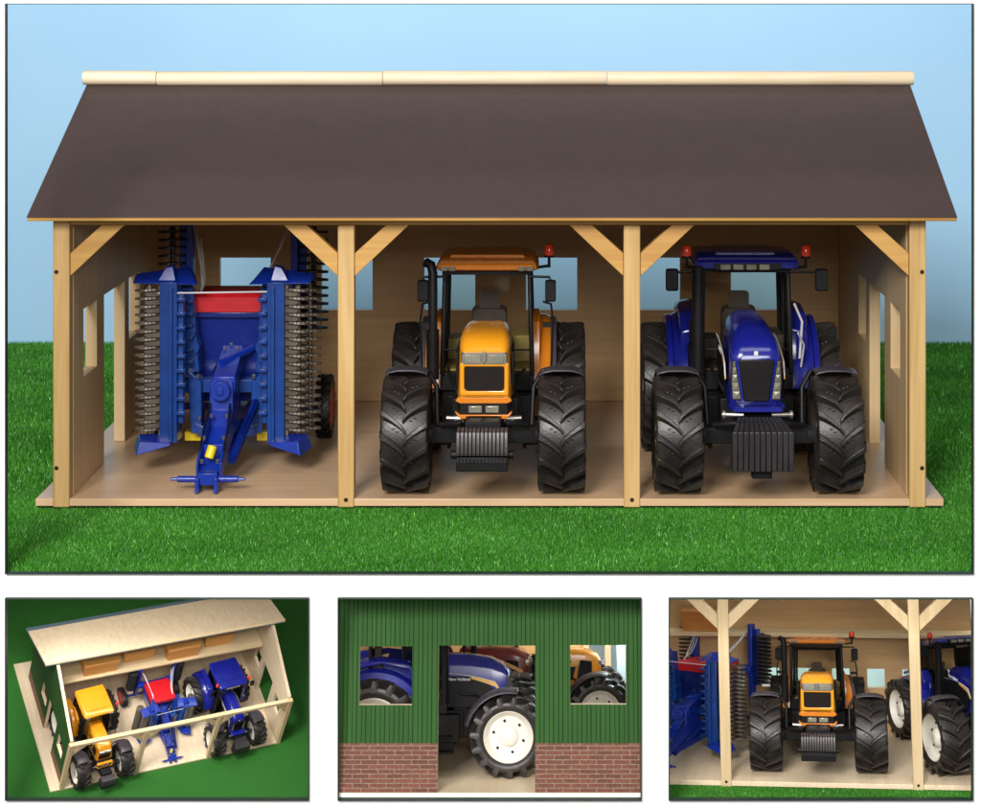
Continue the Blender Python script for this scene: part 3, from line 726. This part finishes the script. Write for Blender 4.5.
    for s in (-1, 1):
        MB().tube([(s * .014, -.016, .0805), (s * .036, -.014, .0805)], .0021, 10).lathe([(0, .0042), (.003, .0042)], 'x', 12, (s * .034 - .0015, -.014, .0805)).build('linkage_pin', M['steel'], root, bevel=.0004)
    # wedge weight
    n = 11; wv = MB()
    for i in range(n):
        f0, f1 = -1 + 2 * (i + .04) / n, -1 + 2 * (i + .96) / n
        a, b = .0215, .0305
        bot = [(f0 * b, -.070, .035), (f1 * b, -.070, .035), (f1 * b, -.040, .035), (f0 * b, -.040, .035)]
        top = [(f0 * b, -.072, .0745), (f1 * b, -.072, .0745), (f1 * a, -.032, .0815), (f0 * a, -.032, .0815)]
        wv.hexa(bot, top)
    wg = wv.build('front_weight', M['weight_dark'], root, bevel=.0008)
    hs = MB()
    for i in range(n):
        for r_ in range(2):
            f = -1 + 2 * (i + .5) / n; y = -.045 + .007 * r_; q = (.0305 + (y + .072) / .04 * -.009); z = .0745 + (y + .072) / .04 * .007
            hs.lathe([(z - .001, .0011), (z + .0004, .0011)], 'z', 8, (f * q, y, 0))
    hs.build('weight_holes', M['black'], wg)
    MB().box(-.010, .010, -.060, -.045, .026, .035).box(-.014, .014, -.04, -.010, .052, .078).build('weight_hook', M['black'], wg, bevel=.001)
    cab(root, st)
    sec = [rrect(.094, .0490, .2140, .2200, .003, .003), rrect(.098, .0545, .2125, .2230, .004, .003), rrect(.110, .0570, .2125, .2260, .006, .003, tw=.96), rrect(.158, .0570, .2125, .2265, .006, .003, tw=.95), rrect(.205, .0560, .2125, .2245, .006, .003, tw=.95), rrect(.216, .052, .214, .2200, .003, .003)]
    rf = MB().loft(sec).build('cab_roof', P, root)
    MB().loft([rrect(.120, .032, .2260, .2280, .001, tw=.95), rrect(.188, .032, .2255, .2275, .001, tw=.95)]).build('roof_hatch', P, rf)
    MB().box(-.036, .036, .0935, .098, .2118, .2195).build('light_bar', M['black'], rf, bevel=.001)
    for i in range(4):
        x = -.0235 + .0138 * i
        MB().box(x - .0055, x + .0055, .0905, .0945, .2125, .2185).build('work_light', M['lamp'], rf, bevel=.001)
    for s in (-1, 1):
        rear_fender(root, st, s, .0803)
        MB().loft([[(s * .050, y, z0), (s * .070, y, z0), (s * .068, y, z1), (s * .050, y, z1 + .004)] for (y, z0, z1) in ((.134, .118, .140), (.150, .150, .158), (.190, .158, .163), (.240, .148, .158))]).build('fender_top', P, root, bevel=.002)
        mirror(root, s, .0795, .100, .2090, .2010, .0135, .0235)
        beacon(root, s * .0635, .108, .2240, post=True)
        MB().tube([(s * .051, .104, .175), (s * .060, .110, .155), (s * .058, .115, .115)], .0013, 6).tube([(s * .054, .094, .145), (s * .062, .11, .13), (s * .060, .12, .105)], .0011, 6).build('handrail', M['hose'] if s > 0 else M['black'], root)
    MB().tube([(-.052, .098, .100), (-.052, .098, .216)], [.0075, .0065], 16).box(-.058, -.046, .093, .105, .085, .12).build('exhaust_pipe', M['black'], root, bevel=.0006)
    return root
yt = yellow_tractor('toy_tractor', 'yellow and orange tractor parked in the middle bay of the large shed')
yt.location = (-.0648, .036, 0)
bt = blue_tractor('toy_tractor', 'blue tractor with wedge weight parked in the right bay of the large shed')
bt.location = (.2115, .034, 0)

# ------------------------------------------------------------------ folded disc harrow; origin on the ground under the hitch, hitch toward -y
def harrow(name, label):
    root = empty(name); tag(root, label, 'disc harrow')
    B = M['harrow_blue']
    MB().tube([(-.038, 0, .013), (-.030, 0, .013)], .0016, 10).tube([(-.031, 0, .013), (.031, 0, .013)], .0034, 12).tube([(.030, 0, .013), (.038, 0, .013)], .0016, 10).box(-.0115, -.0075, -.012, .014, .001, .016).box(.0075, .0115, -.012, .014, .001, .016).box(-.010, .010, -.006, .010, .008, .020).build('hitch', B, root, bevel=.0008)
    # drawbar : open channel
    d = MB()
    for s in (-1, 1):
        d.hexa([(s * .0105, .004, .010), (s * .0128, .004, .010), (s * .0128, .085, .038), (s * .0105, .085, .038)], [(s * .0105, .004, .028), (s * .0128, .004, .028), (s * .0128, .085, .066), (s * .0105, .085, .066)])
    d.hexa([(-.0106, .010, .014), (.0106, .010, .014), (.0106, .085, .044), (-.0106, .085, .044)], [(-.0106, .010, .018), (.0106, .010, .018), (.0106, .085, .050), (-.0106, .085, .050)])
    d.box(-.0106, .0106, .036, .040, .026, .040).box(-.0106, .0106, .083, .087, .044, .067)
    d.build('drawbar', B, root, bevel=.0006)
    MB().tube([(-.002, .018, .030), (.0015, .022, .042)], .0048, 14).build('grease_bottle', M['yellow_knob'], root, bevel=.001)
    # column
    MB().hexa([(-.013, .085, .040), (.013, .085, .040), (.015, .135, .040), (-.015, .135, .040)], [(-.012, .088, .095), (.012, .088, .095), (.013, .135, .098), (-.013, .135, .098)]).tube([(0, .078, .087), (0, .092, .087)], .0105, 24).tube([(0, .076, .087), (0, .080, .087)], .0045, 14)\
        .hexa([(-.010, .092, .085), (.014, .092, .085), (.014, .170, .105), (-.010, .170, .105)], [(-.010, .092, .100), (.014, .092, .100), (.013, .165, .124), (-.009, .165, .124)]).build('column', B, root, bevel=.001)
    MB().tube([(.020, .030, .026), (.034, .150, .078)], .0048, 12).tube([(.034, .150, .078), (.020, .030, .026)][::-1], .0048, 12).tube([(-.005, .12, .11), (.028, .165, .120)], .004, 10).build('hydraulic_ram', B, root)
    lw = MB().hexa([(-.010, .05, .016), (.010, .05, .016), (.026, .15, .030), (-.026, .15, .030)], [(-.010, .05, .024), (.010, .05, .024), (.026, .15, .044), (-.026, .15, .044)])
    lw.build('lower_frame', B, root, bevel=.001)
    # cross arms, L-shaped hangers
    c = MB(); c.box(-.055, .055, .130, .148, .076, .090)
    for s in (-1, 1):
        c.hexa([(s * .026, .122, .034), (s * .038, .122, .034), (s * .038, .145, .034), (s * .026, .145, .034)], [(s * .027, .122, .090), (s * .042, .122, .102), (s * .042, .145, .102), (s * .027, .145, .090)])
        c.hexa([(s * .008, .118, .026), (s * .030, .118, .032), (s * .030, .148, .032), (s * .008, .148, .026)], [(s * .008, .118, .036), (s * .034, .118, .046), (s * .034, .148, .046), (s * .008, .148, .036)])
        c.tube([(s * .040, .128, .125), (s * .040, .150, .125)], .010, 18); c.tube([(s * .040, .126, .140), (s * .040, .150, .140)], .006, 14)
        c.hexa([(s * .030, .13, .098), (s * .046, .13, .098), (s * .046, .15, .098), (s * .030, .15, .098)], [(s * .038, .13, .20), (s * .046, .13, .20), (s * .046, .15, .20), (s * .038, .15, .20)])
        for i in range(7): c.box(*sorted((s * .036, s * .047)), .122, .130, .108 + .013 * i, .112 + .013 * i)
    c.build('centre_frame', M['harrow_light'], root, bevel=.0008)
    hp = MB().hexa([(-.034, .165, .060), (.034, .165, .060), (.034, .23, .060), (-.034, .23, .060)], [(-.046, .155, .159), (.046, .155, .159), (.046, .24, .159), (-.046, .24, .159)]); hp.box(-.048, .048, .150, .243, .153, .160)
    hp.build('hopper', M['harrow_navy'], root, bevel=.0015)
    MB().loft([rrect(.148, .042, .160, .176, .004, tw=.96), rrect(.152, .0445, .160, .180, .005, tw=.95), rrect(.225, .0445, .160, .178, .005, tw=.95), rrect(.23, .042, .160, .175, .004, tw=.96)]).build('hopper_lid', M['red'], root)
    MB().tube([(-.068, .094, .188), (.066, .094, .190)], .0009, 6).build('rod', M['hose'], root)
    bl = MB()
    for (x, y, z) in ((-.008, .074, .062), (.008, .074, .062), (-.008, .012, .028), (.008, .012, .028), (-.006, .150, .1195), (.008, .150, .1195), (0, .160, .1225), (-.030, .120, .095), (.030, .120, .095), (-.028, .120, .050), (.028, .120, .050), (-.010, .040, .046), (.010, .040, .046)):
        bl.tube([(x, y - .001, z - .001), (x, y - .0022, z + .0022)], .0017, 8)
    bl.build('glint_bolts', M['steel'], root)  # invented steel heads that stand in for sparkle on the blue frame
    for k in range(2):
        MB().tube([(-.006 + .010 * k, .165, .118), (-.012 + .018 * k, .120, .104), (-.011 + .020 * k, .090, .074), (-.0125 + .025 * k, .050, .054), (-.012 + .024 * k, .020, .034)], .0011, 6).build('hydraulic_hose', M['black'], root)
    disc = None
    for s in (-1, 1):
        pl = MB(); x0, x1 = sorted((s * .0475, s * .0660))
        pl.box(x0, x1, .092, .098, .030, .200); pl.box(*sorted((s * .0475, s * .0500)), .098, .125, .030, .200); pl.box(*sorted((s * .052, s * .056)), .088, .092, .032, .195)
        pl.box(*sorted((s * .0415, s * .0475)), .096, .106, .050, .190)
        for i in range(9): pl.box(*sorted((s * .0385, s * .0480)), .088, .096, .060 + .015 * i, .064 + .015 * i)
        pl.build('wing_beam', M['harrow_light'], root, bevel=.0008)
        MB().hexa([(s * .052, .078, .030), (s * .086, .066, .022), (s * .095, .10, .024), (s * .055, .115, .032)], [(s * .052, .078, .033), (s * .083, .070, .036), (s * .090, .10, .038), (s * .055, .115, .036)]).build('wing_foot', B, root, bevel=.0008)
        MB().hexa([(s * .026, .100, .196), (s * .094, .088, .199), (s * .097, .120, .203), (s * .035, .130, .204)], [(s * .030, .102, .198), (s * .093, .090, .2015), (s * .095, .118, .206), (s * .040, .128, .212)]).hexa([(s * .050, .100, .200), (s * .070, .100, .200), (s * .070, .120, .200), (s * .050, .120, .200)], [(s * .054, .104, .216), (s * .062, .104, .214), (s * .062, .116, .214), (s * .054, .116, .216)]).build('wing_cap', B, root, bevel=.001)
        arm = MB()
        for i in range(17):
            z = .048 + .0087 * i
            arm.hexa([(s * .066, .096, z - .0030), (s * .079, .088, z - .0020), (s * .079, .104, z - .0020), (s * .066, .112, z - .0030)], [(s * .066, .096, z + .0026), (s * .081, .088, z + .0016), (s * .081, .104, z + .0016), (s * .066, .112, z + .0026)])
        arm.box(*sorted((s * .066, s * .069)), .10, .13, .036, .198)
        arm.build('disc_arms', M['disc_steel'], root, bevel=.0004)
        for col, (cx, cy, rr, n, z0, dz, mt, tilt) in enumerate(((.079, .104, .0120, 18, .044, .0087, 'disc_steel', 7), (.088, .135, .0125, 18, .040, .0087, 'disc_steel', 7), (.080, .248, .0165, 13, .130, .0090, 'charcoal', 5))):
            base = None
            for i in range(n):
                if base is None:
                    vs = []
                    m_ = 36
                    for (zz, f) in ((.0, .2), (-.0004, .6), (-.0008, 1.0)):
                        for j in range(m_):
                            a = 2 * math.pi * j / m_; q = rr * f * ((1 if (j % 3) else .93) if f == 1 else 1)
                            vs.append((q * math.cos(a), q * math.sin(a), zz))
                    for (zz, f) in ((-.0032, 1.0), (-.0030, .6), (-.0022, .2)):
                        for j in range(m_):
                            a = 2 * math.pi * j / m_; q = rr * f * ((1 if (j % 3) else .93) if f == 1 else 1)
                            vs.append((q * math.cos(a), q * math.sin(a), zz))
                    mb = MB(); mb.loft([vs[k_ * m_:(k_ + 1) * m_] for k_ in range(6)]); mb.tube([(0, 0, -.006), (0, 0, .004)], .003, 10)
                    o = base = mb.build('disc', M[mt], root)
                else:
                    o = base.copy(); COL.objects.link(o); o.parent = root
                o.location = (s * cx, cy, z0 + dz * i); o.rotation_euler = (R(-tilt), R(s * (tilt - 3)), 0)
        MB().box(*sorted((s * .055, s * .063)), .236, .252, .075, .262).box(*sorted((s * .040, s * .063)), .225, .245, .15, .165).box(*sorted((s * .063, s * .072)), .246, .256, .12, .25).build('rear_frame', B, root, bevel=.001)
        for i in range(3):
            MB().tube([(s * (.054 - .004 * i), .235, .245 - .008 * i), (s * (.046 - .003 * i), .215, .222 - .006 * i), (s * (.038 - .002 * i), .19, .203 - .006 * i), (s * (.034 - .001 * i), .17, .186), (s * .034, .16, .178)], .0009, 6).build('hydraulic_hose', M['hose'], root)
        wl = MB().lathe([(-.008, .012), (-.008, .022), (.008, .022), (.008, .006)], 'x', 24).build('wheel', M['red'], root)
        wl.location = (s * .091, .262, .036)
        tyre_mesh(.036, .017, .0215, 16).build('tyre', M['rubber'], wl)
        MB().box(*sorted((s * .030, s * .048)), .140, .155, .022, .032).build('hub_plate', M['yellow_knob'], root, bevel=.001)
    MB().tube([(-.094, .262, .036), (.094, .262, .036)], .004, 10).box(-.01, .01, .14, .27, .030, .050).build('axle', B, root, bevel=.0006)
    return root
hw0 = harrow('disc_harrow', 'blue folded disc harrow with red lid in the left bay of the large shed')
hw0.location = (-.345, .030, 0)

# ================================================================== the three small dioramas
CAMP = Vector((0, CAM_Y, CAM_Z))
def locate(Mx, px, py, ax, val):
    """point on local plane (axis ax = val) of a diorama under photograph pixel"""
    inv = Mx.inverted(); o = inv @ CAMP
    d = inv.to_3x3() @ Vector(((px - 548) / 2100, 1, -(py + 5) / 2100))
    return o + d * ((val - o[ax]) / d[ax])
def crate(name, label, group, w, d, h):
    b = MB(); t = .9
    b.hexa([(-w / 2 * t, -d / 2 * t, 0), (w / 2 * t, -d / 2 * t, 0), (w / 2 * t, d / 2 * t, 0), (-w / 2 * t, d / 2 * t, 0)], [(-w / 2, -d / 2, h), (w / 2, -d / 2, h), (w / 2, d / 2, h), (-w / 2, d / 2, h)])
    b.hexa([(-w / 2, -d / 2, h), (w / 2, -d / 2, h), (w / 2, d / 2, h), (-w / 2, d / 2, h)], [(-w / 2 * .97, -d / 2 * .95, h * 1.06), (w / 2 * .97, -d / 2 * .95, h * 1.06), (w / 2 * .97, d / 2 * .95, h * 1.06), (-w / 2 * .97, d / 2 * .95, h * 1.06)])
    o = b.build(name, M['box_wood'], bevel=h * .06); return tag(o, label, 'wooden box', group)
# ---- first: open shed seen from above
def pushed(Mf, f):
    Mx = Mf.copy()
    for i in range(3):
        for j in range(3): Mx[i][j] *= f
        Mx[i][3] = CAMP[i] + f * (Mf[i][3] - CAMP[i])
    return Mx
M1 = pushed(Matrix(((0.2133, -0.1002, 0.0649, -0.336), (0.1192, 0.1712, -0.1275, -0.1418), (0.0068, 0.1429, 0.1983, -0.2112), (0, 0, 0, 1))), 1.022)
s1 = M1.to_scale()[0]
q = [locate(M1, px, py, 2, -.0078) for px, py in ((-3, 806), (320, 806), (320, 590), (-3, 590))]
g = MB().hexa([v - Vector((0, 0, .012)) for v in q], q).build('ground', M['felt0'], smooth=0); g.matrix_world = M1; tag(g, kind='structure')
b1 = barn('toy_shed', 'pale wooden shed with folded-open roof seen from above on dark green turf', 'open', pale_m,
          [(.061, .125, .100, .165), (.161, .271, 0, .175), (.296, .360, .100, .165)], [(.053, .113, .100, .165), (.152, .258, 0, .175), (.284, .340, .100, .165)],
          [], shelf=(.298, .210, -.4775, .3605), margin=.020, fx=(-.530, .380), depth=.500, floor_back=.583, roof_over=.034, hb=.256, yr=.277, zr=.372, rs=.38, flip_dy=.026)
b1.matrix_world = M1
o = copy_tree(yt); place(o, M1, (-.340, .022, 0), R(4), 1.08); tag(o, 'yellow tractor in the left bay of the open shed seen from above')
for c in kids(o):
    if c.name.startswith(('cab_roof', 'rear_fender', 'bumper_trim')):
        for k in [c] + kids(c):
            if k.data.materials[0] == M['orange']:
                k.data = k.data.copy(); k.data.materials[0] = M['yellow']
o = copy_tree(hw0); place(o, M1, (-.056, .020, 0), R(2), 1.16); o.matrix_world = o.matrix_world @ Matrix.Diagonal((1, 1, .70, 1)); tag(o, 'blue disc harrow in the middle bay of the open shed seen from above')
o = copy_tree(bt); place(o, M1, (.192, .035, 0), R(4), 1.04); tag(o, 'blue tractor in the right bay of the open shed seen from above')
for i, (px0, px1, py, dd, lab) in enumerate(((79, 118, 672, .075, 'largest orange box at the left end of the shelf in the open shed'), (120, 154, 660, .05, 'second orange box from the left on the shelf in the open shed'),
                                    (163, 199, 657, .07, 'orange box third from the left on the shelf in the open shed'), (202, 232, 646, .05, 'small orange box at the right end of the shelf in the open shed'))):
    a = locate(M1, px0, py, 2, .2185); b = locate(M1, px1, py - (px1 - px0) * .17, 2, .2185)
    o = crate('box', lab, 'orange boxes on the shelf of the open shed', (b - a).length * .93, dd, .060 if i % 2 == 0 else .05)
    c = (a + b) / 2; place(o, M1, (c.x, .306 + dd / 2 + (0 if i % 2 == 0 else .03), .2185), 0)

# ---- second: green side wall with a doorway
P2 = at(487, 792.6, -.2315)
M2 = Matrix.Translation(P2) @ Matrix.Rotation(R(-10), 4, 'X')
L2 = lambda px, py: locate(M2, px, py, 1, 0)
def rect2(x0, x1, y0, y1): a = L2(x0, y1); b = L2(x1, y0); return [a.x, b.x, a.z, b.z]
hA = rect2(358.9, 412.5, 646.3, 705); hB = rect2(437.4, 535.2, 645.5, 792.6); hB[2] = .0003; hC = rect2(570.4, 625.8, 645, 704.4)
xa, xb = L2(327, 700).x, L2(652, 700).x; zt = L2(487, 590).z; zb = L2(487, 743).z
w2 = empty('side_wall'); w2.matrix_world = M2; tag(w2, 'green clad wall with brick base, one doorway and two window openings', 'toy shed wall')
cellwall([xa, xb], [.0003, zt], [tuple(hA), tuple(hB), tuple(hC)], .0075, 0, lambda u, z, t: (u, t, z), outer=1, inner=0, zsplit=zb, outer_low=2).build('wall', [M['pale_ply'], M['green_x'], M['brick_x']], w2, smooth=0)
f2 = MB().box(xa, xb, .0002, .52, -.006, 0).build('floor_board', M['pale_ply'], w2, smooth=0)
MB().box(xa, xb, -.0013, 0, -.0068, -.0002).build('floor_edge', M['white_strip'], w2, smooth=0)
YB = .46
LB = lambda px, py: locate(M2, px, py, 1, YB)
xw = LB(589, 700).x
hw = [(LB(437, 700).x, LB(464, 700).x, LB(450, 668).z, LB(450, 652).z), (LB(472.5, 700).x, LB(491, 700).x, LB(450, 668).z, LB(450, 652).z), (LB(378, 700).x, LB(384, 700).x, LB(450, 668).z, LB(450, 652).z)]
cellwall([xa - .06, xw], [.0003, zt + .02], hw, YB, YB + .01, lambda u, z, t: (u, t, z)).build('far_wall', M['ply'], w2, smooth=0)
for px in (586, 607.7):
    x = LB(px, 700).x; MB().box(x - .0035, x + .0035, YB - .02 if px > 600 else YB - .011, YB - .012 if px > 600 else YB - .001, .0003, zt + .02).build('post', M['pale_post'], w2, bevel=.0008)
s = MB().box(xa - .12, xb + .12, .60, .603, -.06, zt + .12).build('sky', M['sky_pale'], smooth=0); s.matrix_world = M2; tag(s, kind='structure')
p = locate(M2, 508.6, 775.5, 2, 0)
SB = .625
o = copy_tree(bt); place(o, M2, (p.x, p.y + .075 * SB, 0), R(90), SB); tag(o, 'blue tractor with cream wheel rims standing inside the doorway of the green wall')
p = locate(M2, 528, 752, 2, 0)
rt = yellow_tractor('toy_tractor', 'dark red tractor partly hidden behind the blue one in the doorway', red=True)
place(rt, M2, (p.x, p.y + .04, 0), R(84), .60)
p = locate(M2, 600, 741, 2, 0)
o = copy_tree(yt); place(o, M2, (p.x, p.y + .03, 0), R(90), .55); tag(o, 'bright yellow tractor nose seen through the right window of the green wall')

# ---- third: close view of the middle bay
Mf = Matrix(((0.6184, 0.0768, -0.0096, 0.3001), (-0.0758, 0.6164, 0.0514, -0.0941), (0.0158, -0.0499, 0.621, -0.2494), (0, 0, 0, 1)))
M3 = pushed(Mf, .956)
Y3 = .31
def L3(px, py, y=Y3): return locate(M3, px, py, 1, y)
h3 = []
for k in range(-1, 6):
    a = L3(762 + 35.2 * k, 687.5); b = L3(779 + 35.2 * k, 668); h3.append((a.x, b.x, L3(820, 687.5).z, L3(820, 668).z))
x3a, x3b = L3(655, 780, 0).x, L3(990, 780, 0).x
h3 = [h for h in h3 if h[0] > x3a + .003 and h[1] < x3b - .003]
YS = .272
zs_ = L3(820, 637.5, YS).z
m3m = dict(floor=M['pale_ply'], side=M['ply'], back=M['ply'], post=M['pale_post'], beam=M['pale_beam'], shelf=M['pale_beam'])
b3 = barn('toy_shed', 'close view of a shed bay between two pale posts with a shelf above', 'none', m3m, [], [], h3, wall_top=L3(820, 592).z, depth=Y3, side_walls=False, fx=(x3a, x3b),
          posts=(L3(726, 780, 0).x, L3(918, 780, 0).x), hb=.295)
b3.matrix_world = M3
MB().box(x3a, x3b, YS, Y3 - .001, zs_, zs_ + .0068).build('shelf', M['pale_beam'], b3, bevel=.0006)
s = MB().box(x3a - .1, x3b + .1, .46, .463, -.1, .26).build('sky', M['sky_pale'], smooth=0); s.matrix_world = M3; tag(s, kind='structure')
g = MB().box(x3a, x3b, -.070, Y3 + .14, -.018, -.0105).build('ground', M['turf0'], smooth=0); g.matrix_world = M3; tag(g, kind='structure')
turf('grass', (x3a, x3b, -.068, .002), 52000, .0048, .0013, (M['turf0'], M['turf1']), M3 @ Matrix.Translation((0, 0, -.0105)), label='short green artificial turf strip in front of the close view shed')
S3 = 1.04
def compact(root, rate):
    # this toy is a shorter-cabbed, smaller-wheeled relative of the big one: sizes shrink toward its tail
    done = {}
    def walk(o, y0, rigid):
        for c in kids(o):
            if rigid is None:
                rg = c.location.y if c.name.startswith(('front_wheel', 'rear_wheel', 'wheel', 'disc.', 'disc')) else None
                cy = c.location.y
            else: rg, cy = rigid, 0
            if rg is not None and rigid is None:
                f = 1 - rate * max(0, rg); c.location.x *= f; c.location.z *= f; c.scale = [q * f for q in c.scale]
                continue
            if c.type == 'MESH' and rg is None:
                if c.data.name not in done:
                    me = c.data.copy(); done[c.data.name] = me
                    if not c.rotation_euler.z:
                        for v in me.vertices:
                            f = 1 - rate * max(0, v.co.y + cy); v.co.x *= f; v.co.z *= f
                c.data = done[c.data.name]
                walk(c, 0, None)
    walk(root, 0, None)
a = locate(M3, 770, 772, 2, 0); b = locate(M3, 868.5, 772, 2, 0)
o = copy_tree(yt); place(o, M3, ((a.x + b.x) / 2, (a.y + b.y) / 2 + .012, 0), 0, S3 * 1.0); o.matrix_world = o.matrix_world @ Matrix.Diagonal((1, 1, .91, 1)); tag(o, 'yellow tractor between the two posts in the close view picture'); compact(o, 1.45)
p = locate(M3, 945, 776, 2, 0)
o = copy_tree(bt); place(o, M3, (p.x + .080, p.y + .045, 0), R(20), S3); o.matrix_world = o.matrix_world @ Matrix.Diagonal((1, 1, .91, 1)); tag(o, 'blue tractor with white rims behind the right post in the close view'); compact(o, 1.45)
p = locate(M3, 713, 741, 2, .03)
v = Matrix.Rotation(R(-24), 3, 'Z') @ Vector((.057, .095, 0))
o = copy_tree(hw0); place(o, M3, (p.x - v.x, p.y - v.y, 0), R(-24), S3); o.matrix_world = o.matrix_world @ Matrix.Diagonal((1, 1, .79, 1)); tag(o, 'blue disc harrow behind the left post in the close view'); compact(o, .6)
a = L3(680.6, 633, YS); b = L3(722, 633, YS)
o = crate('box', 'orange box on the shelf at the left of the close view shed', None, b.x - a.x, .032, (L3(700, 614, YS).z - a.z)); o.data.materials[0] = M['box_dark']; place(o, M3, ((a.x + b.x) / 2, .291, zs_ + .0071), 0)

# hidden fill lamps added to brighten the small dioramas
for (Mx, lc, tg, sx, wt) in ((M2, (.12, .33, .140), (.13, .5, .05), .12, .60), (M3, (-.06, Y3 + .03, .26), (-.06, .46, .12), .40, .5)):
    softbox('diorama_backdrop_fill', Mx @ Vector(lc), Mx @ Vector(tg), sx, .03, wt)  # added out of view to lift the pale backdrops
for (px, wt) in ((158, .42), (820, .17)):
    a = at(px, 598, BY + .03)
    softbox('hidden_strip_fill', (a[0], a[1], -.0275), (a[0], a[1] + .10, -.2), .26, .03, wt, (1, .97, .93))  # unseen strip added behind the opening's top edge as fill
MB().box(-.95, .80, BY + .006, 1.0, -.0245, -.0185).build('bounce_panel', M['board'], board, smooth=0)  # unseen white panel added to bounce neutral light below the green ground
